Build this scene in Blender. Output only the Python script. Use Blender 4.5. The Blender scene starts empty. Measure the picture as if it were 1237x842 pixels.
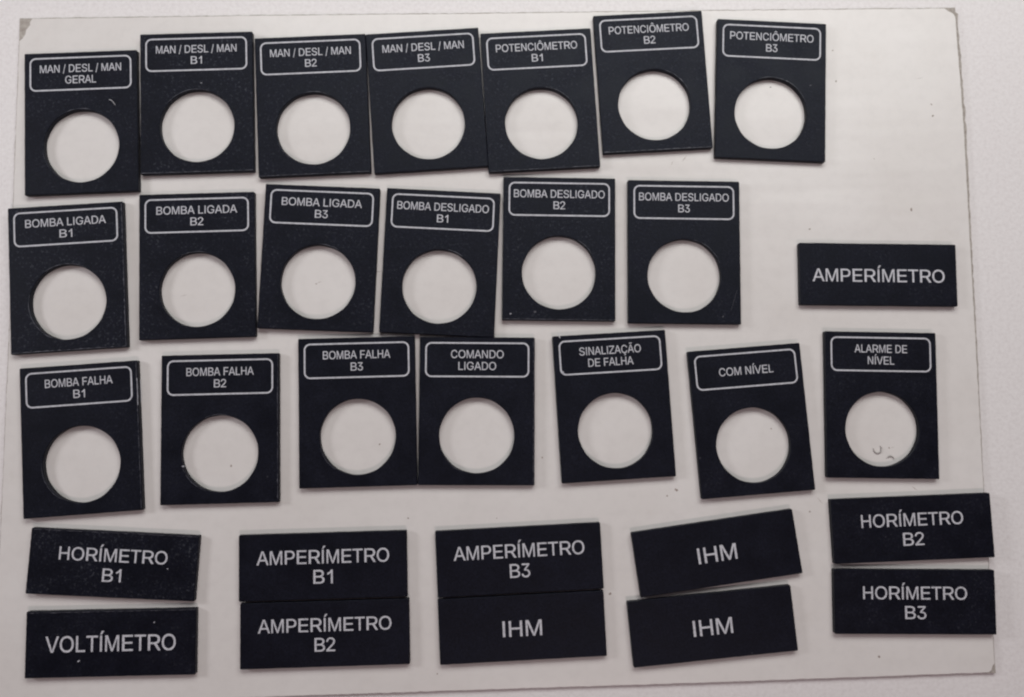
import bpy, bmesh, math, random
from mathutils import Matrix, Vector
MM = 0.001
scene = bpy.context.scene
col = scene.collection

# ------------------------------------------------------------------ camera
cam_data = bpy.data.cameras.new("camera")
cam_data.sensor_width = 36.0
cam_data.lens = 36.0 * 950.0 / 1237.0
cam_data.clip_start = 0.005
cam_data.clip_end = 20.0
cam = bpy.data.objects.new("camera", cam_data)
col.objects.link(cam)
TX, TY = math.radians(4.4212), math.radians(-1.28355)
cam.matrix_world = Matrix.Translation((0, 0, 0.238)) @ (
    Matrix.Rotation(TX, 4, 'X') @ Matrix.Rotation(TY, 4, 'Y'))
scene.camera = cam

# ------------------------------------------------------------------ world and lamps
world = bpy.data.worlds.new("World")
scene.world = world
world.use_nodes = True
bg = world.node_tree.nodes["Background"]
bg.inputs[0].default_value = (0.90, 0.72, 0.75, 1)
bg.inputs[1].default_value = 0.08

def area(name, loc, target, sx, sy, power, color):
    d = bpy.data.lights.new(name, 'AREA')
    d.shape = 'RECTANGLE'; d.size = sx; d.size_y = sy
    d.energy = power; d.color = color
    o = bpy.data.objects.new(name, d); col.objects.link(o)
    o.location = loc
    o.rotation_euler = (Vector(target) - Vector(loc)).to_track_quat('-Z', 'Y').to_euler()
    return o

area("ceiling_lamp", (0.08, 0.36, 0.38), (0.03, 0.11, 0), 0.62, 0.22, 2.20, (0.985, 1.0, 0.965))
area("window_light", (-0.62, 0.16, 0.30), (-0.05, 0.05, 0), 0.12, 0.12, 1.15, (0.98, 0.98, 1.0))
area("room_lamp", (0.16, -0.66, 0.84), (0, 0, 0), 0.045, 0.045, 2.05, (1.0, 0.81, 0.81))

vs = scene.view_settings
scene.display_settings.display_device = 'sRGB'
vs.view_transform = 'Standard'; vs.look = 'None'; vs.exposure = 0.0; vs.gamma = 1.0
vs.use_curve_mapping = False
scene.cycles.filter_width = 2.2
scene.cycles.max_bounces = 6

# ------------------------------------------------------------------ materials
def new_mat(name):
    m = bpy.data.materials.new(name); m.use_nodes = True
    nt = m.node_tree
    b = nt.nodes["Principled BSDF"]
    return m, nt, b

def noise(nt, scale, detail=2.0, rough=0.5, vec=None):
    n = nt.nodes.new("ShaderNodeTexNoise")
    n.inputs["Scale"].default_value = scale
    n.inputs["Detail"].default_value = detail
    n.inputs["Roughness"].default_value = rough
    if vec is not None: nt.links.new(vec, n.inputs["Vector"])
    return n

def ramp(nt, src, stops):
    r = nt.nodes.new("ShaderNodeValToRGB")
    while len(r.color_ramp.elements) < len(stops): r.color_ramp.elements.new(0.5)
    for e, (p, c) in zip(r.color_ramp.elements, stops):
        e.position = p; e.color = (*c, 1) if len(c) == 3 else c
    nt.links.new(src, r.inputs[0])
    return r

def mixc(nt, a, b, fac, mode='MIX'):
    m = nt.nodes.new("ShaderNodeMix"); m.data_type = 'RGBA'; m.blend_type = mode
    for s, v in ((m.inputs[6], a), (m.inputs[7], b), (m.inputs[0], fac)):
        if hasattr(v, "links"): nt.links.new(v, s)
        elif isinstance(v, (int, float)): s.default_value = v
        else: s.default_value = (*v, 1)
    return m.outputs[2]

def bump(nt, b, src, dist, strength=1.0, prev=None):
    n = nt.nodes.new("ShaderNodeBump")
    n.inputs["Distance"].default_value = dist
    n.inputs["Strength"].default_value = strength
    nt.links.new(src, n.inputs["Height"])
    if prev is not None: nt.links.new(prev, n.inputs["Normal"])
    nt.links.new(n.outputs[0], b.inputs["Normal"])
    return n.outputs[0]

def coords(nt, which="Object"):
    return nt.nodes.new("ShaderNodeTexCoord").outputs[which]

def pos(nt):
    return nt.nodes.new("ShaderNodeNewGeometry").outputs["Position"]

# black engraving laminate: matt, finely grained, slightly navy, dusty
def plate_material():
    m, nt, b = new_mat("black_laminate")
    p = pos(nt)
    grain = noise(nt, 2000, 3, 0.75, p)
    mott = noise(nt, 120, 4, 0.6, p)
    c1 = ramp(nt, grain.outputs[0], [(0.36, (0.0006, 0.0006, 0.0032)), (0.64, (0.0046, 0.0050, 0.0118))])
    c2 = ramp(nt, mott.outputs[0], [(0.35, (0.75, 0.75, 0.78)), (0.68, (1.35, 1.32, 1.25))])
    base = mixc(nt, c1.outputs[0], c2.outputs[0], 1.0, 'MULTIPLY')
    # dust: rare pale flecks
    v = nt.nodes.new("ShaderNodeTexVoronoi"); v.inputs["Scale"].default_value = 210
    nt.links.new(p, v.inputs["Vector"])
    d = ramp(nt, v.outputs["Distance"], [(0.030, (1, 1, 1)), (0.075, (0, 0, 0))])
    sel = ramp(nt, v.outputs["Color"], [(0.70, (0, 0, 0)), (0.86, (1, 1, 1))])
    f = mixc(nt, d.outputs[0], sel.outputs[0], 1.0, 'MULTIPLY')
    f2 = mixc(nt, f, (0.22, 0.22, 0.22), 1.0, 'MULTIPLY')
    base = mixc(nt, base, (0.16, 0.16, 0.18), f2)
    # fine pale dust in the grain plus painted sheen, more on some plaques
    du = noise(nt, 1150, 2, 0.8, p)
    df = ramp(nt, du.outputs[0], [(0.56, (0, 0, 0)), (0.72, (1, 1, 1))])
    oi = nt.nodes.new("ShaderNodeObjectInfo")
    am = ramp(nt, oi.outputs["Color"], [(0.0, (0.0,)*3), (1.0, (0.34,)*3)])
    patch = ramp(nt, mott.outputs[0], [(0.40, (0.15,)*3), (0.62, (1, 1, 1))])
    df = mixc(nt, df.outputs[0], am.outputs[0], 1.0, 'MULTIPLY')
    df = mixc(nt, df, patch.outputs[0], 1.0, 'MULTIPLY')
    base = mixc(nt, base, (0.17, 0.18, 0.21), df)
    nt.links.new(base, b.inputs["Base Color"])
    rr = ramp(nt, mott.outputs[0], [(0.3, (0.46,)*3), (0.7, (0.58,)*3)])
    nt.links.new(rr.outputs[0], b.inputs["Roughness"])
    b.inputs["Specular IOR Level"].default_value = 0.22
    b.inputs["Specular Tint"].default_value = (0.80, 0.86, 1.0, 1)
    bump(nt, b, grain.outputs[0], 0.00008, 0.9)
    return m

def letter_material():
    m, nt, b = new_mat("engraved_silver")
    p = pos(nt)
    n = noise(nt, 1500, 3, 0.7, p)
    c = ramp(nt, n.outputs[0], [(0.28, (0.37, 0.37, 0.415)), (0.60, (0.59, 0.59, 0.645))])
    nt.links.new(c.outputs[0], b.inputs["Base Color"])
    b.inputs["Roughness"].default_value = 0.6
    return m

def board_material():
    m, nt, b = new_mat("white_laminate_sheet")
    p = pos(nt)
    n = noise(nt, 22, 4, 0.6, p)
    c = ramp(nt, n.outputs[0], [(0.32, (0.690, 0.658, 0.645)), (0.66, (0.738, 0.710, 0.702))])
    s = noise(nt, 300, 3, 0.65, p)
    c2 = ramp(nt, s.outputs[0], [(0.25, (0.955,)*3), (0.55, (1, 1, 1))])
    base = mixc(nt, c.outputs[0], c2.outputs[0], 1.0, 'MULTIPLY')
    # grime: small scattered specks
    v = nt.nodes.new("ShaderNodeTexVoronoi"); v.inputs["Scale"].default_value = 75
    nt.links.new(p, v.inputs["Vector"])
    d = ramp(nt, v.outputs["Distance"], [(0.020, (1, 1, 1)), (0.055, (0, 0, 0))])
    sel = ramp(nt, v.outputs["Color"], [(0.74, (0, 0, 0)), (0.84, (1, 1, 1))])
    f = mixc(nt, d.outputs[0], sel.outputs[0], 1.0, 'MULTIPLY')
    f = mixc(nt, f, (0.5, 0.5, 0.5), 1.0, 'MULTIPLY')
    base = mixc(nt, base, (0.30, 0.25, 0.22), f)
    # brownish handling smudges
    g = noise(nt, 60, 5, 0.7, p)
    gf = ramp(nt, g.outputs[0], [(0.62, (0, 0, 0)), (0.80, (0.22,)*3)])
    base = mixc(nt, base, (0.56, 0.51, 0.47), gf.outputs[0])
    nt.links.new(base, b.inputs["Base Color"])
    b.inputs["Roughness"].default_value = 0.33
    # long shallow waves of the sheet
    mp = nt.nodes.new("ShaderNodeMapping"); mp.inputs["Rotation"].default_value = (0, 0, math.radians(-8))
    mp.inputs["Scale"].default_value = (9, 75, 1)
    nt.links.new(p, mp.inputs[0])
    w = noise(nt, 1.0, 2, 0.5, mp.outputs[0])
    q = bump(nt, b, w.outputs[0], 0.0014, 0.24)
    bump(nt, b, s.outputs[0], 0.00004, 0.5, q)
    return m

def core_material():
    m, nt, b = new_mat("fibreboard_core")
    n = noise(nt, 900, 4, 0.7, pos(nt))
    c = ramp(nt, n.outputs[0], [(0.3, (0.28, 0.245, 0.22)), (0.7, (0.48, 0.445, 0.415))])
    nt.links.new(c.outputs[0], b.inputs["Base Color"])
    b.inputs["Roughness"].default_value = 0.9
    bump(nt, b, n.outputs[0], 0.0002, 0.8)
    return m

def table_material():
    m, nt, b = new_mat("stippled_white_tabletop")
    p = pos(nt)
    s = noise(nt, 900, 3, 0.6, p)
    l = noise(nt, 9, 3, 0.5, p)
    c = ramp(nt, s.outputs[0], [(0.30, (0.715, 0.685, 0.692)), (0.50, (0.765, 0.738, 0.745)), (0.70, (0.80, 0.775, 0.785))])
    c2 = ramp(nt, l.outputs[0], [(0.3, (0.96, 0.95, 0.955)), (0.7, (1, 1, 1))])
    nt.links.new(mixc(nt, c.outputs[0], c2.outputs[0], 1.0, 'MULTIPLY'), b.inputs["Base Color"])
    b.inputs["Roughness"].default_value = 0.5
    bump(nt, b, s.outputs[0], 0.00015, 0.6)
    return m

def flat_material(name, c, rough=0.8):
    m, nt, b = new_mat(name)
    n = noise(nt, 3000, 2, 0.5, pos(nt))
    r = ramp(nt, n.outputs[0], [(0.3, tuple(x * 0.7 for x in c)), (0.7, tuple(min(1, x * 1.15) for x in c))])
    nt.links.new(r.outputs[0], b.inputs["Base Color"])
    b.inputs["Roughness"].default_value = rough
    return m

M_PLATE = plate_material(); M_LET = letter_material(); M_BOARD = board_material()
M_CORE = core_material(); M_TABLE = table_material()
M_STAIN = flat_material("brown_stain", (0.33, 0.27, 0.24))
M_SCUFF = flat_material("pale_scuff", (0.42, 0.42, 0.47))
M_RUB_GLINT = flat_material("pale_edge", (0.085, 0.085, 0.105), 0.5)  # for scuffs, edge lines and the highlights painted on hole rims
M_LINT = flat_material("pale_lint", (0.62, 0.62, 0.66))
M_SWARF = flat_material("grey_swarf", (0.40, 0.37, 0.36), 0.5)

# ------------------------------------------------------------------ helpers
def link(name, me, mat, parent=None, loc=(0, 0, 0), rz=0.0):
    o = bpy.data.objects.new(name, me); col.objects.link(o)
    if mat is not None:
        me.materials.clear(); me.materials.append(mat)
    o.location = loc; o.rotation_euler = (0, 0, rz)
    if parent is not None: o.parent = parent
    return o

def mesh_from(name, verts, faces, smooth=False):
    me = bpy.data.meshes.new(name)
    me.from_pydata(verts, [], faces); me.update()
    if smooth:
        for p in me.polygons: p.use_smooth = True
    return me

def prism(name, pts, z0, z1, top_inset=0.0):
    """closed slab over a counter-clockwise outline in metres"""
    n = len(pts)
    cx = sum(p[0] for p in pts) / n; cy = sum(p[1] for p in pts) / n
    V = [(x, y, z0) for x, y in pts] + [(x, y, z1) for x, y in pts]
    F = [tuple(range(n - 1, -1, -1)), tuple(range(n, 2 * n))]
    F += [(i, (i + 1) % n, n + (i + 1) % n, n + i) for i in range(n)]
    return mesh_from(name, V, F)

def tag(o, label, cat, group=None):
    o["label"] = label; o["category"] = cat
    if group: o["group"] = group

# ------------------------------------------------------------------ table
T = 0.0012                                   # thickness of the board
me = prism("tabletop", [(-0.60, -0.42), (0.62, -0.42), (0.62, 0.46), (-0.60, 0.46)], -T - 0.025, -T)
tab = link("table_surface", me, M_TABLE); tab["kind"] = "structure"

# ------------------------------------------------------------------ board (core + laminate face with chipped corners)
random.seed(4)
EDGE = [(-146.6, 120.61), (-146.11, 69.18), (-145.35, 21.14), (-145.11, -35.07), (-144.85, -85.09), (-62.1, -83.33),
        (-1.75, -81.95), (54.45, -80.77), (149.27, -78.42), (148.4, -24.19), (148.17, 13.56), (147.81, 49.62),
        (147.57, 89.19), (146.4, 127.01), (69.49, 125.43), (-4.47, 123.74), (-74.05, 122.39)]
def walk(pts, step, jit, closed=True):
    out = []
    n = len(pts)
    for i in range(n if closed else n - 1):
        a = Vector(pts[i]); b = Vector(pts[(i + 1) % n]); d = b - a
        nr = Vector((-d.y, d.x)).normalized(); k = max(1, int(d.length / step))
        for j in range(k):
            q = a + d * (j / k) + (nr * random.gauss(0, jit) if j else Vector((0, 0)))
            out.append((q.x, q.y))
    return out
core_out = walk(EDGE, 1.4, 0.035)
def chip(pts):
    """laminate outline: core outline drawn in a little, broken away at the corners"""
    CH = [[(-142.9, 120.75), (-143.6, 119.6), (-143.5, 118.7), (-144.6, 117.2), (-144.9, 115.6), (-145.7, 114.3), (-146.5, 113.6)],
          [(-145.0, -80.9), (-144.3, -81.6), (-143.9, -82.6), (-143.2, -83.4), (-142.9, -85.0)],
          [(147.3, -78.45), (148.2, -77.9), (148.6, -76.6), (149.2, -75.9)],
          [(146.5, 124.2), (146.1, 125.0), (145.3, 125.6), (144.2, 126.1), (143.2, 126.93)]]
    C = [(-146.6, 120.61), (-144.85, -85.09), (149.27, -78.42), (146.4, 127.01)]
    R = [7.2, 4.4, 2.9, 3.1]
    out = []; done = [False] * 4
    for p in pts:
        hit = None
        for i in range(4):
            if (Vector(p) - Vector(C[i])).length < R[i]: hit = i
        if hit is None:
            out.append((p[0] + random.gauss(0, 0.03), p[1] + random.gauss(0, 0.03)))
        elif not done[hit]:
            done[hit] = True
            out.append(('chip', hit))
    res = []
    for q in out:
        if q[0] == 'chip': res += CH[q[1]]
        else: res.append(q)
    return res, CH
# start the walk away from a corner so every chip is met once
k0 = 12
rot = core_out[k0:] + core_out[:k0]
lam, CH = chip(rot)
board = bpy.data.objects.new("white_board", None); col.objects.link(board)
board.location = (0, 0, -T)
tag(board, "thin white laminated board with chipped brown corners, lying under all the black plaques", "board")
s = [(x * MM, y * MM) for x, y in core_out]
def grow(p):
    """pushes the core out past the laminate as a thin ragged line"""
    x, y = p
    if x > 0.1455 and y < 0.1255: g = 0.00032 + 0.0006 * max(0.0, min(1.0, (y + 0.02) / 0.10))
    elif y > 0.119: g = 0.00034
    elif x < -0.143: g = 0.00028
    else: g = 0.00002
    g *= random.uniform(0.75, 1.2)
    return (x + g * (1 if x > 0.1455 else -1 if x < -0.143 else 0), y + g * (1 if y > 0.119 else -1 if y < -0.077 else 0))
inset = [grow(p) for p in s]
link("core", prism("core", inset, 0.00002, T - 0.00022), M_CORE, board)
# laminate: reverse each chip if it runs the wrong way round
def orient(lam):
    return lam
link("laminate_face", prism("laminate_face", [(x * MM, y * MM) for x, y in lam], T - 0.00022, T), M_BOARD, board)

def blob(r, seed, elong=1.0, ang=0.0, n=9):
    rnd = random.Random(seed); out = []
    for i in range(n):
        a = 2 * math.pi * i / n; q = r * rnd.uniform(0.6, 1.25)
        x, y = q * math.cos(a) * elong, q * math.sin(a)
        out.append((x * math.cos(ang) - y * math.sin(ang), x * math.sin(ang) + y * math.cos(ang)))
    return out

STAINS = [(106.8, 112.8, .25), (107.5, 102.8, .3), (137.6, 95.5, .25), (137.9, 91.8, .3), (118.7, 77.9, .15), (97.7, 55.5, .3),
          (129.8, 61.8, .4), (-25.7, -32.3, .25), (34.4, -54.7, .4), (54.7, -24.3, .45), (51.9, -26.0, .25), (14.4, -14.5, .25),
          (-54.1, 38.1, .22), (-16.8, -77.4, .25), (114.5, -73.6, .35), (95.0, -30.9, .25), (119.9, -11.9, .25),
          (0.7, -32.4, .15), (-78.4, -16.6, .3), (84.0, -6.0, .22), (-34.4, -10.4, .27)]
for i, (x, y, r) in enumerate(STAINS):
    pts = [(a, b) for a, b in blob(0.85 * r * MM, 50 + i, 1.4, i * 1.3)]
    me = prism("stain", pts, 0.0, 0.00003)
    link("stain", me, M_STAIN, board, (x * MM, y * MM, T - 0.00001))
# thin scratch marks
for (x, y, L, a, w) in [(-35.6, 41.9, 3.2, 2, .12), (59.0, 77.6, 2.6, 50, .16), (55.2, 76.2, 1.6, 65, .10), (127.3, -24.1, 2.2, -40, .14), (-53.2, 38.6, 1.5, 15, .10),
        (-93.9, 34.5, 2.4, 12, .09), (98.2, -27.6, 3.0, -52, .12), (101.2, -30.4, 1.8, -38, .10), (121.0, -11.7, 1.2, 10, .09), (134.2, 104.0, 2.6, 8, .07)]:
    pts = [(-L / 2 * MM, -w / 2 * MM), (0, -w * 0.8 * MM), (L / 2 * MM, 0), (0, w * 0.3 * MM)]
    link("scratch", prism("scratch", pts, 0, 0.00003), M_STAIN, board, (x * MM, y * MM, T - 0.00001), math.radians(a))

# ------------------------------------------------------------------ lettering
GLYPHS = {"M":[833,[[74,0,74,716,198,716,366,263,379,224,395,173,411,118,426,69,406,69,421,117,437,170,453,222,467,263,633,716,757,716,757,0,671,0,671,409,671,460,672,519,674,581,675,643,683,643,663,575,641,511,621,453,606,409,453,0,378,0,222,409,207,452,188,508,167,574,144,643,153,643,155,585,156,523,157,461,157,409,157,0]]],"A":[667,[[-1,0,276,716,388,716,668,0,566,0,405,425,370,523,322,672,342,672,294,522,261,425,102,0],[140,200,140,280,529,280,529,200]]],"N":[722,[[76,0,76,716,183,716,473,257,501,212,536,151,572,77,560,76,554,152,551,221,551,274,551,716,641,716,641,0,534,0,275,408,240,466,199,536,143,636,159,639,163,540,166,461,167,409,167,0]]],"D":[722,[[312,0,130,0,130,80,306,80,348,82,390,89,425,98,458,114,486,132,511,155,531,180,548,210,561,242,570,279,576,318,577,359,576,401,570,439,561,474,548,508,531,536,511,561,487,584,461,602,430,616,394,627,356,633,314,636,126,636,126,716,320,716,374,713,422,705,468,692,509,672,545,648,577,620,605,588,627,550,646,508,660,463,667,412,670,359,667,305,660,255,646,210,627,167,604,129,576,96,543,68,506,44,463,24,418,11,366,3],[173,716,173,0,77,0,77,716]]],"E":[667,[[79,0,79,716,611,716,611,636,190,636,190,402,582,402,582,322,190,322,190,80,616,80,616,0]]],"S":[667,[[331,-13,289,-11,251,-6,215,1,183,13,152,27,126,44,103,63,85,84,70,108,57,135,50,162,45,193,146,193,151,173,156,155,165,138,175,124,189,111,205,100,223,90,241,83,263,77,284,73,308,70,331,69,357,70,381,73,404,77,426,84,446,93,464,104,479,115,492,129,502,143,510,160,516,177,518,196,516,212,512,226,506,241,496,252,486,262,472,271,458,280,441,288,363,312,269,336,223,350,183,366,148,385,119,407,96,432,79,459,70,490,66,523,68,553,76,581,86,606,102,630,120,651,143,670,169,686,199,701,229,712,263,719,298,723,335,726,374,723,409,719,441,710,472,701,499,686,525,670,547,651,565,632,581,609,592,584,599,558,602,532,504,532,499,557,487,580,472,599,450,615,426,629,397,637,366,643,332,646,308,644,284,641,263,636,243,630,226,622,209,612,195,601,185,588,175,575,168,560,165,544,163,529,165,511,169,495,177,481,188,470,200,459,214,449,229,440,246,433,312,412,392,392,466,371,484,363,502,354,519,345,538,335,553,322,568,309,581,294,593,279,602,260,608,241,611,218,613,196,611,166,605,139,595,114,579,90,561,68,539,48,513,30,483,15,450,3,413,-6,374,-11]]],"L":[556,[[73,0,73,716,170,716,170,80,522,80,522,0]]],"G":[778,[[399,-10,349,-7,302,1,258,15,217,35,181,60,149,90,120,124,96,163,78,205,63,252,55,302,52,357,55,412,63,463,78,509,96,553,120,592,148,626,181,656,217,681,257,701,299,715,345,723,393,726,423,724,452,722,480,716,507,709,534,699,558,688,581,675,602,660,622,644,642,626,657,606,672,585,686,564,696,540,704,516,710,491,610,491,604,508,596,523,587,539,578,553,567,567,557,578,545,591,531,601,517,610,502,618,486,625,469,630,452,636,433,639,414,640,393,641,360,639,328,633,298,623,269,608,243,589,219,568,199,542,181,512,167,478,157,442,151,401,148,357,151,314,157,273,167,236,181,204,199,174,220,148,243,127,270,107,299,93,331,83,364,76,399,75,431,76,460,80,489,89,514,100,537,114,558,131,577,151,592,173,604,198,613,225,619,253,620,284,649,280,420,280,420,360,716,360,716,281,713,239,705,198,693,162,675,128,652,97,627,70,596,46,563,27,525,11,486,0,443,-7]]],"R":[722,[[79,0,79,716,380,716,428,713,473,709,512,699,546,688,577,672,605,654,627,633,644,609,659,584,670,556,675,526,676,495,675,464,670,435,659,408,644,381,627,359,605,338,577,321,546,305,510,294,471,286,428,280,380,279,141,279,141,359,377,359,408,360,437,363,462,369,486,376,505,384,522,395,536,408,548,422,557,439,562,456,565,475,567,495,565,516,562,535,557,553,548,570,536,584,522,598,505,609,486,619,462,626,437,632,408,634,375,636,190,636,190,0],[581,0,370,322,495,322,709,0]]],"B":[667,[[73,0,73,716,352,716,391,715,426,709,458,702,488,691,512,677,534,660,553,641,568,622,579,599,588,577,593,551,594,526,593,504,590,484,585,466,577,450,566,436,556,423,543,412,529,402,516,394,499,387,483,380,466,376,466,369,485,367,503,362,522,354,540,345,557,333,574,319,588,304,600,286,611,266,619,243,623,218,625,191,623,165,617,141,610,117,597,94,582,73,562,55,539,39,511,25,480,14,445,6,405,1,361,0],[173,80,358,80,400,82,437,89,466,98,489,113,506,129,519,148,526,169,528,193,528,210,523,226,517,243,508,259,497,273,485,286,469,297,452,307,432,315,411,321,388,324,363,325,173,325],[173,401,347,401,369,402,389,405,408,409,425,416,442,425,455,435,468,446,479,459,488,474,494,490,497,505,499,523,495,546,489,567,479,587,463,603,442,618,417,627,386,633,351,636,173,636]]],"P":[667,[[77,0,77,716,351,716,395,713,435,708,471,699,503,685,531,670,556,650,576,629,593,605,606,578,615,550,620,520,623,490,620,457,615,428,606,399,593,373,576,349,556,328,531,308,503,291,471,279,435,269,395,263,351,262,154,262,154,340,348,340,377,342,404,346,427,352,448,360,465,371,481,383,495,397,504,414,512,430,518,449,521,468,521,490,521,509,518,529,512,547,504,565,493,581,481,595,465,606,448,618,427,625,402,632,376,634,346,636,179,636,179,0]]],"O":[778,[[392,-10,344,-7,298,1,256,15,215,35,178,59,147,89,118,124,93,162,74,205,60,252,51,302,48,357,51,412,60,463,74,509,93,553,118,592,147,626,178,656,215,681,256,701,298,715,344,723,392,726,441,723,486,715,529,701,570,681,606,656,638,626,667,592,691,553,711,509,724,463,732,412,735,357,732,302,724,252,711,205,691,162,667,124,638,89,606,59,570,35,529,15,486,1,441,-7],[392,75,426,76,457,83,488,93,517,107,544,125,568,148,588,173,606,203,621,236,632,273,638,314,639,357,638,402,632,442,621,480,606,513,588,543,568,568,544,591,517,609,488,623,457,633,426,639,392,641,359,639,326,633,295,623,266,609,241,591,216,568,195,542,177,512,163,478,153,442,147,401,144,357,147,314,153,273,163,236,177,203,195,173,216,148,241,125,266,107,295,93,326,83,359,76]]],"T":[611,[[23,636,23,716,590,716,590,636,354,636,354,0,260,0,260,636]]],"C":[722,[[377,-10,331,-7,288,1,247,15,209,35,174,59,142,89,116,124,93,162,74,205,62,252,53,302,50,357,53,412,62,463,74,509,93,553,116,592,142,626,174,656,209,681,247,701,288,715,331,723,377,726,405,724,432,722,458,716,482,709,507,701,530,689,552,677,572,663,590,647,608,629,624,609,638,588,650,565,660,542,668,516,674,490,580,490,576,508,570,525,562,540,553,556,543,568,533,581,520,592,507,602,494,612,478,619,464,626,446,632,430,636,413,639,396,640,377,641,345,639,314,633,285,623,258,608,232,589,209,567,190,542,172,512,160,478,149,442,144,401,141,357,144,314,149,273,160,236,172,204,190,173,210,148,232,125,258,107,285,93,314,83,345,76,377,75,396,75,413,77,430,80,446,84,464,90,478,97,494,104,507,114,520,124,533,135,543,148,553,160,562,176,570,191,576,208,580,225,674,225,668,200,660,174,651,151,638,128,624,107,609,87,592,69,572,53,552,39,530,27,507,15,484,7,458,0,432,-6,405,-8]]],"Ô":[778,[[392,-10,344,-7,298,1,256,15,215,35,178,59,147,89,118,124,93,162,74,205,60,252,51,302,48,357,51,412,60,463,74,509,93,553,118,592,147,626,178,656,215,681,256,701,298,715,344,723,392,726,441,723,486,715,529,701,570,681,606,656,638,626,667,592,691,553,711,509,724,463,732,412,735,357,732,302,724,252,711,205,691,162,667,124,638,89,606,59,570,35,529,15,486,1,441,-7],[392,75,426,76,457,83,488,93,517,107,544,125,568,148,588,173,606,203,621,236,632,273,638,314,639,357,638,402,632,442,621,480,606,513,588,543,568,568,544,591,517,609,488,623,457,633,426,639,392,641,359,639,326,633,295,623,266,609,241,591,216,568,195,542,177,512,163,478,153,442,147,401,144,357,147,314,153,273,163,236,177,203,195,173,216,148,241,125,266,107,295,93,326,83,359,76],[318,795,227,795,227,798,348,927,436,927,559,798,559,795,465,795,392,878]]],"Ç":[722,[[377,-10,331,-7,288,1,247,15,209,35,174,59,142,89,116,124,93,162,74,205,62,252,53,302,50,357,53,412,62,463,74,509,93,553,116,592,142,626,174,656,209,681,247,701,288,715,331,723,377,726,405,724,432,722,458,716,482,709,507,701,530,689,552,677,572,663,590,647,608,629,624,609,638,588,650,565,660,542,668,516,674,490,580,490,576,508,570,525,562,540,553,556,543,568,533,581,520,592,507,602,494,612,478,619,464,626,446,632,430,636,413,639,396,640,377,641,345,639,314,633,285,623,258,608,232,589,209,567,190,542,172,512,160,478,149,442,144,401,141,357,144,314,149,273,160,236,172,204,190,173,210,148,232,125,258,107,285,93,314,83,345,76,377,75,396,75,413,77,430,80,446,84,464,90,478,97,494,104,507,114,520,124,533,135,543,148,553,160,562,176,570,191,576,208,580,225,674,225,668,200,660,174,651,151,638,128,624,107,609,87,592,69,572,53,552,39,530,27,507,15,484,7,458,0,432,-6,405,-8],[321,-205,321,-155,379,-155,392,-155,402,-153,410,-151,416,-148,422,-143,425,-138,426,-132,428,-124,426,-115,425,-108,422,-103,416,-100,410,-96,402,-94,392,-93,379,-93,338,-93,354,18,400,18,400,-4,400,-46,423,-48,442,-52,458,-59,471,-66,481,-77,488,-90,492,-106,494,-124,491,-143,487,-160,478,-174,465,-186,449,-194,430,-201,407,-204,380,-205]]],"Ã":[667,[[-1,0,276,716,388,716,668,0,566,0,405,425,370,523,322,672,342,672,294,522,261,425,102,0],[140,200,140,280,529,280,529,200],[400,810,364,816,330,830,300,844,276,850,270,848,265,847,261,843,256,837,249,812,186,812,188,833,192,851,198,868,207,883,219,895,232,904,249,909,268,912,304,904,336,890,364,876,391,871,397,871,402,874,406,876,411,879,420,909,482,909,479,888,475,869,469,852,460,837,448,826,435,816,418,812]]],"Z":[611,[[23,0,23,65,389,542,441,606,496,670,507,639,408,636,310,636,20,636,20,716,585,716,585,650,224,181,169,114,110,46,99,76,197,80,295,80,588,80,588,0]]],"F":[611,[[82,0,82,716,564,716,564,636,183,636,183,391,528,391,528,311,183,311,183,0]]],"V":[667,[[280,0,4,716,104,716,263,290,296,193,345,44,326,44,373,194,407,290,561,716,661,716,389,0]]],"H":[722,[[80,0,80,716,172,716,172,407,549,407,549,716,641,716,641,0,549,0,549,326,172,326,172,0]]],"2":[556,[[30,0,30,66,277,322,347,397,360,414,372,429,381,445,389,460,395,474,400,490,403,506,403,522,401,542,398,558,392,574,385,589,375,602,363,613,349,623,334,632,318,639,301,643,282,646,263,647,241,646,222,643,205,637,187,629,173,620,160,609,148,596,139,581,132,565,126,549,123,529,122,509,33,509,34,540,40,570,49,596,62,622,79,646,98,665,120,684,145,698,173,710,202,719,232,723,264,726,296,723,327,719,356,710,382,699,407,684,427,667,446,648,462,626,475,602,484,578,490,551,491,523,490,504,487,485,483,466,477,447,468,428,456,408,442,387,426,364,325,253,160,84,160,80,503,80,503,0]]],"3":[556,[[275,-10,244,-8,215,-4,187,3,161,14,136,27,114,42,94,60,77,80,63,104,53,128,45,156,42,186,129,186,132,167,137,151,144,136,152,122,163,110,176,100,190,90,204,83,222,77,239,73,257,70,277,70,297,72,316,75,334,79,352,86,368,94,381,104,395,117,405,131,413,146,419,163,423,183,424,204,423,222,420,242,415,259,407,276,396,291,384,305,369,318,352,329,332,338,308,343,282,347,253,349,194,349,194,421,369,630,369,636,77,636,77,716,482,716,482,648,266,391,266,407,303,408,337,405,368,399,396,388,421,373,444,356,464,336,480,312,494,288,502,262,509,234,510,204,509,173,502,145,493,118,479,93,463,70,444,51,421,32,397,17,369,6,340,-3,309,-8]]],"/":[278,[[278,750,72,-107,0,-107,206,750]]],"I":[278,[[93,0,187,0,187,716,93,716]]],"Í":[278,[[93,0,187,0,187,716,93,716],[100,771,170,771,290,925,175,925]]],"1":[556,[[372,0,285,0,285,560,240,522,170,478,109,455,109,540,190,585,255,645,300,716,372,716]]]," ":[278,[]]}

from mathutils.geometry import delaunay_2d_cdt
BOLD = [4.0]                                   # stroke thickening, in glyph units

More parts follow.
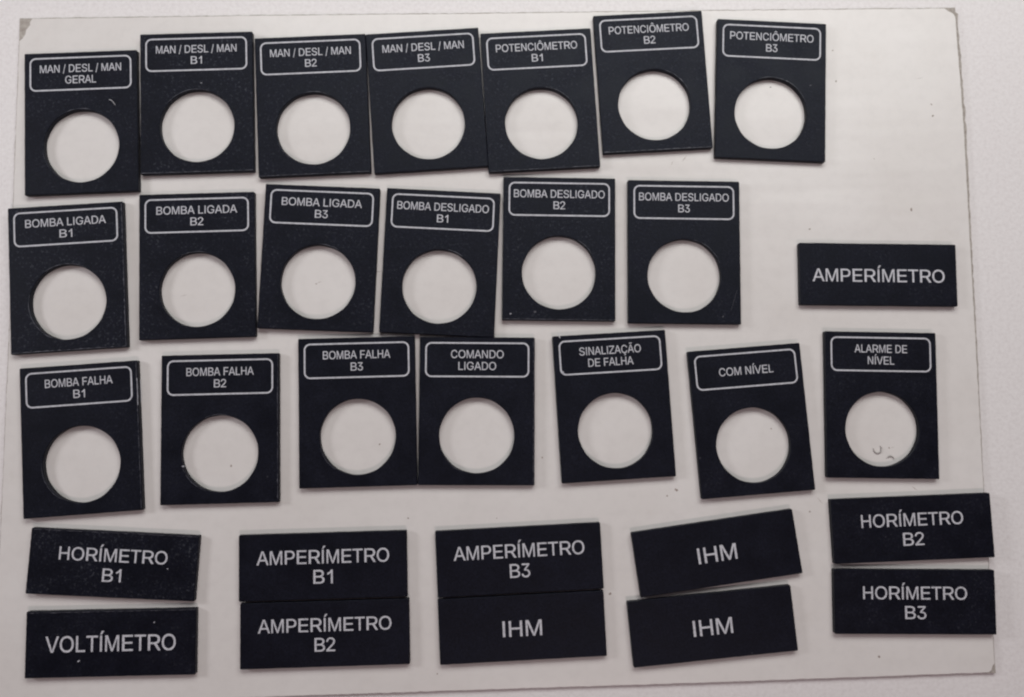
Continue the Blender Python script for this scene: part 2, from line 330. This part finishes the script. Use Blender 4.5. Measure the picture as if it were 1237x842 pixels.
def fatten(P):
    out = []; n = len(P)
    for i in range(n):
        a, b, c = Vector(P[i - 1]), Vector(P[i]), Vector(P[(i + 1) % n])
        d1 = b - a; d2 = c - b
        if d1.length < 1e-6 or d2.length < 1e-6: out.append(P[i]); continue
        n1 = Vector((-d1.y, d1.x)).normalized(); n2 = Vector((-d2.y, d2.x)).normalized()
        m = n1 + n2
        if m.length < 0.5: out.append((b.x + n1.x * BOLD[0], b.y + n1.y * BOLD[0])); continue
        m.normalize(); q = b + m * (BOLD[0] / max(0.6, m.dot(n1)))
        out.append((q.x, q.y))
    return out

def glyph_tris(contours):
    """triangles of one letter by the non-zero winding rule, in glyph units"""
    C = []
    for P in contours:
        Q = [P[0]]
        for p in P[1:]:
            if p != Q[-1]: Q.append(p)
        if Q[0] == Q[-1]: Q.pop()
        C.append(fatten(Q))
    V = []; E = []
    for P in C:
        o = len(V); V += [Vector(p) for p in P]; E += [(o + i, o + (i + 1) % len(P)) for i in range(len(P))]
    v, e, f, *_ = delaunay_2d_cdt(V, E, [], 0, 1e-4)
    keep = []
    for t_ in f:
        x = sum(v[i].x for i in t_) / len(t_); y = sum(v[i].y for i in t_) / len(t_); w = 0
        for P in C:
            for i in range(len(P)):
                (x1, y1), (x2, y2) = P[i - 1], P[i]
                if (y1 <= y) != (y2 <= y):
                    if x1 + (y - y1) / (y2 - y1) * (x2 - x1) > x: w += 1 if y2 > y1 else -1
        if w: keep.append(tuple(t_))
    return [(p.x, p.y) for p in v], keep

TRIS = {}
def text_mesh(text, width, cap):
    """flat engraved lettering, centred on x, baseline at y = 0; width and cap height in metres"""
    x = 0; V = []; F = []
    for ch in text:
        adv, sp = GLYPHS[ch]
        if sp:
            key = (ch, BOLD[0])
            if key not in TRIS:
                C = []
                for s in sp:
                    P = [(s[i], s[i + 1]) for i in range(0, len(s), 2)]
                    C.append(P[::-1] if ch in "IÍ" else P)
                TRIS[key] = glyph_tris(C)
            v, f = TRIS[key]; o = len(V)
            used = sorted({i for t_ in f for i in t_}); ix = {k: o + j for j, k in enumerate(used)}
            V += [(v[k][0] + x, v[k][1]) for k in used]
            for t_ in f:
                a, b, c = (v[t_[0]], v[t_[1]], v[t_[2]])
                ccw = (b[0] - a[0]) * (c[1] - a[1]) - (b[1] - a[1]) * (c[0] - a[0]) > 0
                g = tuple(ix[k] for k in t_); F.append(g if ccw else g[::-1])
        x += adv
    lo = min(p[0] for p in V); hi = max(p[0] for p in V)
    kx = width / (hi - lo); ky = cap / 716.0; mid = (lo + hi) / 2
    return mesh_from("lettering", [((a - mid) * kx, b * ky, 0.0) for a, b in V], F)

# ------------------------------------------------------------------ plaques
def outline(w, h, rnd, n=28, jit=0.000016):
    """counter-clockwise rectangle with slightly uneven saw-cut sides and nipped corners"""
    c = 0.00022; out = []
    cs = [(w / 2, -h / 2), (w / 2, h / 2), (-w / 2, h / 2), (-w / 2, -h / 2)]
    for i in range(4):
        a = Vector(cs[i]); b = Vector(cs[(i + 1) % 4]); d = (b - a); L = d.length; u = d / L; nr = Vector((u.y, -u.x))
        for j in range(n + 1):
            t = c + (L - 2 * c) * j / n
            q = a + u * t + nr * (rnd.gauss(0, jit) if 0 < j < n else 0)
            out.append((q.x, q.y))
    return out

def plate_mesh(w, h, t, hole, rnd, bev):
    bm = bmesh.new()
    O = outline(w, h, rnd)
    n = len(O)
    def scale_in(p, e):
        return (p[0] * (1 - 2 * e / w), p[1] * (1 - 2 * e / h))
    b0 = [bm.verts.new((x, y, 0)) for x, y in O]
    b1 = [bm.verts.new((x, y, t - bev)) for x, y in O]
    b2 = [bm.verts.new((*scale_in(p, bev), t)) for p in O]
    for A, B in ((b0, b1), (b1, b2)):
        for i in range(n):
            bm.faces.new((A[i], A[(i + 1) % n], B[(i + 1) % n], B[i]))
    if hole is None:
        bm.faces.new(b2); bm.faces.new(b0[::-1])
    else:
        hx, hy, r = hole
        ph = rnd.uniform(0, 6)
        rr = lambda a, e: r + e + 0.00004 * math.sin(3 * a + ph) + 0.00003 * math.sin(11 * a + 2 * ph)
        A = [math.atan2(p[1] - hy, p[0] - hx) for p in O]
        ring = lambda e, z: [bm.verts.new((hx + rr(a, e) * math.cos(a), hy + rr(a, e) * math.sin(a), z)) for a in A]
        c2 = ring(0.00018, t); c1 = ring(0, t - 0.00018); c0 = ring(0, 0)
        for X, Y in ((b2, c2), (c2, c1), (c1, c0), (c0, b0)):
            for i in range(n):
                bm.faces.new((X[i], X[(i + 1) % n], Y[(i + 1) % n], Y[i]))
    bmesh.ops.recalc_face_normals(bm, faces=bm.faces)
    me = bpy.data.meshes.new("plate"); bm.to_mesh(me); bm.free()
    if hole:
        for p in me.polygons:
            c = p.center
            if (Vector((c.x - hole[0], c.y - hole[1])).length < hole[2] + 0.0003): p.use_smooth = False
    return me

def border_mesh(x0, x1, y0, y1, r, lw):
    def loop(e):
        out = []
        R = r - e
        for cx, cy, a0 in ((x1 - r, y1 - r, 0), (x0 + r, y1 - r, 90), (x0 + r, y0 + r, 180), (x1 - r, y0 + r, 270)):
            for k in range(9):
                a = math.radians(a0 + 90 * k / 8)
                out.append((cx + R * math.cos(a), cy + R * math.sin(a), 0))
        return out
    A = loop(-lw / 2); B = loop(lw / 2); n = len(A)
    return mesh_from("border_line", A + B, [(i, (i + 1) % n, n + (i + 1) % n, n + i) for i in range(n)])

# kind, x, y, angle, width, height (mm), text lines with width as a share of the plate, label
W1, W2 = 0.098, 0.104
PL = [
 ('v', -125.78, 87.42, 2.72, 34.03, 44.18, [("MAN / DESL / MAN", .72), ("GERAL", .273)], "black plaque with round hole reading MAN / DESL / MAN GERAL, top left on the white board"),
 ('v', -91.03, 93.81, 2.17, 34.30, 44.04, [("MAN / DESL / MAN", .715), ("B1", W1)], "black plaque with round hole reading MAN / DESL / MAN B1"),
 ('v', -55.84, 93.24, 3.01, 34.14, 43.87, [("MAN / DESL / MAN", .725), ("B2", W2)], "black plaque with round hole reading MAN / DESL / MAN B2"),
 ('v', -20.84, 95.08, 4.12, 34.94, 44.14, [("MAN / DESL / MAN", .72), ("B3", W2)], "black plaque with round hole reading MAN / DESL / MAN B3"),
 ('v', 14.10, 95.39, 3.44, 34.41, 44.19, [("POTENCIÔMETRO", .735), ("B1", W1)], "black plaque with round hole reading POTENCIÔMETRO B1"),
 ('v', 49.23, 101.50, 3.46, 34.16, 44.10, [("POTENCIÔMETRO", .735), ("B2", W2)], "black plaque with round hole reading POTENCIÔMETRO B2, set highest in the top row"),
 ('v', 86.22, 99.06, -2.25, 34.36, 44.42, [("POTENCIÔMETRO", .765), ("B3", W2)], "black plaque with round hole reading POTENCIÔMETRO B3, last of the top row"),
 ('v', -127.97, 39.63, 3.88, 34.27, 44.32, [("BOMBA LIGADA", .70), ("B1", .11)], "black plaque with round hole reading BOMBA LIGADA B1, overhanging the left board edge"),
 ('v', -89.49, 43.40, 1.87, 34.60, 44.24, [("BOMBA LIGADA", .70), ("B2", .112)], "black plaque with round hole reading BOMBA LIGADA B2"),
 ('v', -53.00, 45.80, -2.11, 34.67, 44.17, [("BOMBA LIGADA", .70), ("B3", .112)], "black plaque with round hole reading BOMBA LIGADA B3"),
 ('v', -16.38, 44.51, -2.57, 34.68, 44.31, [("BOMBA DESLIGADO", .805), ("B1", W1)], "black plaque with round hole reading BOMBA DESLIGADO B1"),
 ('v', 19.73, 48.79, -0.62, 34.39, 44.17, [("BOMBA DESLIGADO", .81), ("B2", W2)], "black plaque with round hole reading BOMBA DESLIGADO B2"),
 ('v', 58.06, 47.93, -0.60, 34.43, 44.28, [("BOMBA DESLIGADO", .805), ("B3", W2)], "black plaque with round hole reading BOMBA DESLIGADO B3"),
 ('h', 117.80, 41.03, -0.57, 48.64, 19.20, [("AMPERÍMETRO", .842)], "black rectangular nameplate reading only AMPERÍMETRO, alone at the right side of the board"),
 ('v', -122.03, -8.51, 4.10, 34.60, 44.16, [("BOMBA FALHA", .573), ("B1", W1)], "black plaque with round hole reading BOMBA FALHA B1"),
 ('v', -81.37, -5.53, 1.30, 34.73, 44.15, [("BOMBA FALHA", .573), ("B2", W2)], "black plaque with round hole reading BOMBA FALHA B2"),
 ('v', -40.84, -0.62, 1.50, 34.87, 44.46, [("BOMBA FALHA", .577), ("B3", W2)], "black plaque with round hole reading BOMBA FALHA B3"),
 ('v', -5.22, -0.42, -0.35, 34.62, 44.19, [("COMANDO", .457), ("LIGADO", .327)], "black plaque with round hole reading COMANDO LIGADO"),
 ('v', 35.93, 0.93, 3.40, 34.27, 44.12, [("SINALIZAÇÃO", .545), ("DE FALHA", .40)], "black plaque with round hole reading SINALIZAÇÃO DE FALHA, nicked at its top left corner"),
 ('v', 77.35, -3.46, 4.51, 34.35, 44.38, [("COM NÍVEL", .4825)], "black plaque with round hole and single line reading COM NÍVEL"),
 ('v', 117.35, 1.18, -0.93, 34.14, 44.24, [("ALARME DE", .474), ("NÍVEL", .238)], "black plaque with round hole reading ALARME DE NÍVEL"),
 ('h', -111.35, -44.99, -3.05, 48.73, 18.94, [("HORÍMETRO", .644), ("B1", .112)], "black rectangular nameplate reading HORÍMETRO B1, above VOLTÍMETRO"),
 ('h', -111.08, -67.36, 0.81, 48.78, 18.79, [("VOLTÍMETRO", .765)], "black rectangular nameplate reading VOLTÍMETRO in the lower left corner"),
 ('h', -50.27, -45.75, 1.37, 49.11, 19.12, [("AMPERÍMETRO", .789), ("B1", .115)], "black rectangular nameplate reading AMPERÍMETRO B1"),
 ('h', -49.41, -65.23, 1.32, 49.13, 18.72, [("AMPERÍMETRO", .789), ("B2", .122)], "black rectangular nameplate reading AMPERÍMETRO B2"),
 ('h', 7.40, -44.36, 2.75, 48.99, 19.27, [("AMPERÍMETRO", .79), ("B3", .122)], "black rectangular nameplate reading AMPERÍMETRO B3"),
 ('h', 8.19, -63.90, 2.59, 48.90, 18.77, [("IHM", .236)], "black IHM nameplate directly below the AMPERÍMETRO B3 nameplate"),
 ('h', 66.15, -42.68, 7.97, 48.84, 19.04, [("IHM", .24)], "most tilted black IHM nameplate, between the COM NÍVEL plaque and another IHM nameplate"),
 ('h', 64.39, -63.92, 5.35, 48.89, 19.03, [("IHM", .24)], "black IHM nameplate at the board's bottom edge, left of HORÍMETRO B3"),
 ('h', 125.23, -35.76, 2.03, 48.54, 19.06, [("HORÍMETRO", .637), ("B2", .131)], "black rectangular nameplate reading HORÍMETRO B2, above HORÍMETRO B3"),
 ('h', 125.13, -57.33, -0.70, 48.48, 18.83, [("HORÍMETRO", .645), ("B3", .131)], "black rectangular nameplate reading HORÍMETRO B3 in the lower right corner"),
]
plates = {}
DUST_SHEEN = [.55, .95, .55, .45, .6, .5, .35, .85, .7, .5, .4, .6, .35, .3, .3, .15, .12, .15, .12, .2, .3, .9, .35, .05, .08, .04, .05, .05, .1, .3, .35]
for i, (kind, x, y, ang, w, h, lines, label) in enumerate(PL):
    rnd = random.Random(100 + i)
    w *= MM; h *= MM
    t = 0.0018 + 0.000012 * (i % 5)
    name = "holed_plaque" if kind == 'v' else "nameplate"
    e = bpy.data.objects.new(name, None); col.objects.link(e); e.empty_display_size = 0.01
    e.location = (x * MM, y * MM, 0.00002); e.rotation_euler = (0, 0, math.radians(ang))
    tag(e, label, "plaque" if kind == 'v' else "nameplate",
        "black plaques with a round hole" if kind == 'v' else "black rectangular nameplates")
    hole = (0.0, h / 2 - 0.667 * h, 0.01125) if kind == 'v' else None
    pl = link("plate", plate_mesh(w, h, t, hole, rnd, 0.00018), M_PLATE, e)
    dust_sheen = DUST_SHEEN[i]; pl.color = (dust_sheen, dust_sheen, dust_sheen, 1)          # how much dust and painted sheen this one carries
    zt = t + 0.00002
    if kind == 'v':
        bm_ = border_mesh(-w / 2 + .055 * w, w / 2 - .055 * w, h / 2 - .268 * h, h / 2 - .040 * h, 0.0017, 0.00046)
        link("border_line", bm_, M_LET, e, (0, 0, zt))
        bases = [.143, .2235] if len(lines) == 2 else [.186]
        cap = .0545
    else:
        bases = [.460, .762] if len(lines) == 2 else [.620]
        cap = .205 if lines[0][0] == "AMPERÍMETRO" else .198
        if lines[0][0] in ("IHM", "VOLTÍMETRO"): cap = .240
        if lines[0][0] == "IHM": bases = [.628]
    BOLD[0] = 2.5 if kind == 'v' else 3.5          # large letters are cut with a wider tool
    for (txt, ws), b in zip(lines, bases):
        link("lettering", text_mesh(txt, ws * w, cap * h), M_LET, e, (0, h / 2 - b * h, zt))
    plates[label] = e

def find(s):
    return [e for l, e in plates.items() if s in l][0]

# worn, burred places on single plaques: (plaque, world x, y in mm, length, width, angle, material)
def mark(key, x, y, L, wd, a, mat=None, name="scuff", z=0.00187):
    e = find(key); th = e.rotation_euler.z
    dx, dy = x * MM - e.location.x, y * MM - e.location.y
    lx = dx * math.cos(-th) - dy * math.sin(-th); ly = dx * math.sin(-th) + dy * math.cos(-th)
    rnd = random.Random(int(abs(x * 31 + y * 7)))
    n = 7
    up = [(L * (k / (n - 1) - .5) * MM, wd * rnd.uniform(.3, 1) / 2 * MM) for k in range(n)]
    dn = [(p[0], -wd * rnd.uniform(.3, 1) / 2 * MM) for p in up]
    me = prism(name, dn + up[::-1], 0, 0.00003)
    link(name, me, mat or M_SCUFF, e, (lx, ly, z), math.radians(a) - th)
mark("MAN / DESL / MAN B1", -89.8, 99.9, .45, .35, 0)
mark("HORÍMETRO B1", -95.4, -46.3, .4, .35, 0)
mark("VOLTÍMETRO in", -120.0, -72.3, .7, .5, 30)
mark("VOLTÍMETRO in", -98.8, -61.5, .45, .4, 30)
mark("BOMBA FALHA B2", -91.8, -16.6, .7, .6, 0)
mark("SINALIZAÇÃO", 19.5, 22.1, 1.6, .5, -65, M_LINT)
mark("SINALIZAÇÃO", 20.7, 11.0, .8, .5, -80)
mark("BOMBA FALHA B1", -105.9, 5.5, 8.0, .28, -86)
mark("BOMBA FALHA B1", -104.9, 5.8, 6.6, .16, -86)
mark("BOMBA DESLIGADO B2", 4.9, 28.8, .6, .45, 10)
mark("BOMBA DESLIGADO B2", 12.3, 29.4, .7, .6, 10, M_RUB_GLINT)
mark("BOMBA DESLIGADO B3", 73.0, 33.0, 6.5, .10, 72, M_RUB_GLINT)
mark("BOMBA DESLIGADO B3", 69.5, 28.0, .6, .4, 72, M_RUB_GLINT)
mark("POTENCIÔMETRO B3", 98.6, 100.6, .6, .4, 10, M_RUB_GLINT)
mark("POTENCIÔMETRO B3", 86.0, 99.9, .5, .4, 0, M_RUB_GLINT)

# thin pale lines laid along single plate edges
def pale_edge(key, side, wd, f0=0.0, f1=1.0):
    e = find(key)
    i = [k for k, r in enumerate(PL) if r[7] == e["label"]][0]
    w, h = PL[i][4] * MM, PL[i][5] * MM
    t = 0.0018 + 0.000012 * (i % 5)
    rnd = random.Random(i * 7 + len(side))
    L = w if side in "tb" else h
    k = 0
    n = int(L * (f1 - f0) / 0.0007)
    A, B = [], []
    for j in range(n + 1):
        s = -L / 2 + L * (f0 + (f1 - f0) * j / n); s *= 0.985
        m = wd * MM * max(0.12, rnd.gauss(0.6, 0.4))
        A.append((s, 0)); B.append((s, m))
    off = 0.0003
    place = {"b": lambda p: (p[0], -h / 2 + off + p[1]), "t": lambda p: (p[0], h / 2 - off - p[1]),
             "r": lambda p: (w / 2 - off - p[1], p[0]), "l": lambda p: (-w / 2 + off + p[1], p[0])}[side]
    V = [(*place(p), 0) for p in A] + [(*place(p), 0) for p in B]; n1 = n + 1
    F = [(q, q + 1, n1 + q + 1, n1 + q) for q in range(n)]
    me = mesh_from("pale_rim", V, F)
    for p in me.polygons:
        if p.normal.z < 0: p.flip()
    link("pale_rim", me, M_RUB_GLINT, e, (0, 0, t + 0.000015))
for key, sides in (("BOMBA LIGADA B1", "br"), ("MAN / DESL / MAN B1", "b"), ("MAN / DESL / MAN B2", "b"), ("POTENCIÔMETRO B1", "b"),
                   ("POTENCIÔMETRO B2", "b"), ("HORÍMETRO B1", "t"), ("VOLTÍMETRO in", "t"), ("BOMBA DESLIGADO B2", "b"),
                   ("BOMBA FALHA B2", "r"), ("BOMBA FALHA B1", "r"), ("COMANDO", "r")):
    for s_ in sides: pale_edge(key, s_, 0.22 if "LIGADA" in key else 0.16)

def hole_glint(key, a0, a1, wd, mat):  # rim highlight painted as a pale arc beside the hole chamfer
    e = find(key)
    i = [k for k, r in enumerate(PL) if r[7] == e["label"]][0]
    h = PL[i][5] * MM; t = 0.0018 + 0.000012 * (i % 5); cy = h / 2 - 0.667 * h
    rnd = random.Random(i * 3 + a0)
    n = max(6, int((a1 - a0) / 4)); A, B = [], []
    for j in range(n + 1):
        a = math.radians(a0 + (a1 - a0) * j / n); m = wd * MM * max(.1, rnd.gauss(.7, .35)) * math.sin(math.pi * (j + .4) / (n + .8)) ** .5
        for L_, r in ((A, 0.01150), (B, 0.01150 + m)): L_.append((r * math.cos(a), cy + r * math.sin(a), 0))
    me = mesh_from("pale_rim", A + B, [(q, q + 1, n + 2 + q, n + 1 + q) for q in range(n)])
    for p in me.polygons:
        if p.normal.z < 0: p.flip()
    link("pale_rim", me, mat, e, (0, 0, t + 0.000015))
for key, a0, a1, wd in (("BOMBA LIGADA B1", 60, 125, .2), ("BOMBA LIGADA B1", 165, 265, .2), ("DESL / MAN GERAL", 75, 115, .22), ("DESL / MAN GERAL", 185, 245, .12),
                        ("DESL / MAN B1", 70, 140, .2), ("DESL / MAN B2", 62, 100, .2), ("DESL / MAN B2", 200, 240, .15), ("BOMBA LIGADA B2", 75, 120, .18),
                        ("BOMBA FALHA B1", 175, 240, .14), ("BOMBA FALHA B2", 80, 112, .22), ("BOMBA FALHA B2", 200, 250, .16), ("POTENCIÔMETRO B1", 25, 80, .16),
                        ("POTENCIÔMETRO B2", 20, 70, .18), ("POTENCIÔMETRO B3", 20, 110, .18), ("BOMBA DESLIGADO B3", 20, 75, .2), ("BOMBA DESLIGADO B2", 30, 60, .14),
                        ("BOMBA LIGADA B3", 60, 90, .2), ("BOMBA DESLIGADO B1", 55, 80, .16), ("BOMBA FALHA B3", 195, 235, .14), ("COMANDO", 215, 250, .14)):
    hole_glint(key, a0, a1, wd, M_RUB_GLINT)

# ------------------------------------------------------------------ lint and swarf lying about
def strand(name, pts, r, mat, label, cat):
    """thin tapered round fibre through 3-D points (mm)"""
    P = [Vector(p) * MM for p in pts]
    Q = []
    for i in range(len(P) - 1):
        p0 = P[max(0, i - 1)]; p1 = P[i]; p2 = P[i + 1]; p3 = P[min(len(P) - 1, i + 2)]
        for k in range(5):
            t = k / 5
            Q.append(0.5 * ((2 * p1) + (p2 - p0) * t + (2 * p0 - 5 * p1 + 4 * p2 - p3) * t * t + (3 * p1 - p0 - 3 * p2 + p3) * t ** 3))
    Q.append(P[-1]); n = len(Q); m = 6
    V = []; F = []
    for i, q in enumerate(Q):
        d = (Q[min(n - 1, i + 1)] - Q[max(0, i - 1)]).normalized()
        a = d.orthogonal().normalized(); b = d.cross(a)
        rr = r * MM * (0.45 + 0.55 * math.sin(math.pi * (0.12 + 0.76 * i / (n - 1))))
        for k in range(m):
            an = 2 * math.pi * k / m; V.append(q + a * math.cos(an) * rr + b * math.sin(an) * rr)
        if i:
            for k in range(m):
                F.append(((i - 1) * m + k, (i - 1) * m + (k + 1) % m, i * m + (k + 1) % m, i * m + k))
    F += [tuple(range(m))[::-1], tuple(range((n - 1) * m, n * m))]
    o = link(name, mesh_from(name, [tuple(v) for v in V], F, True), mat)
    tag(o, label, cat)
strand("lint_fibre", [(-117.5, 94.4, 1.98), (-116.7, 94.1, 2.3), (-116.0, 93.4, 2.25), (-115.6, 92.7, 1.98)], 0.11, M_LINT,
       "tiny pale lint fibre on the MAN / DESL / MAN GERAL plaque right of its hole top", "lint")
strand("plastic_shaving", [(115.0, -12.0, .14), (115.2, -12.9, .2), (116.1, -13.5, .25), (117.1, -13.1, .3), (117.4, -12.0, .3), (117.1, -11.3, .2)], 0.17, M_SWARF,
       "hook-shaped grey plastic shaving lying inside the hole of the ALARME DE NÍVEL plaque", "shaving")
strand("plastic_shaving", [(119.0, -15.0, .14), (119.7, -14.4, .3), (120.6, -14.5, .35), (121.2, -15.2, .2)], 0.15, M_SWARF,
       "small arched grey shaving at the bottom rim of the ALARME DE NÍVEL hole", "shaving")
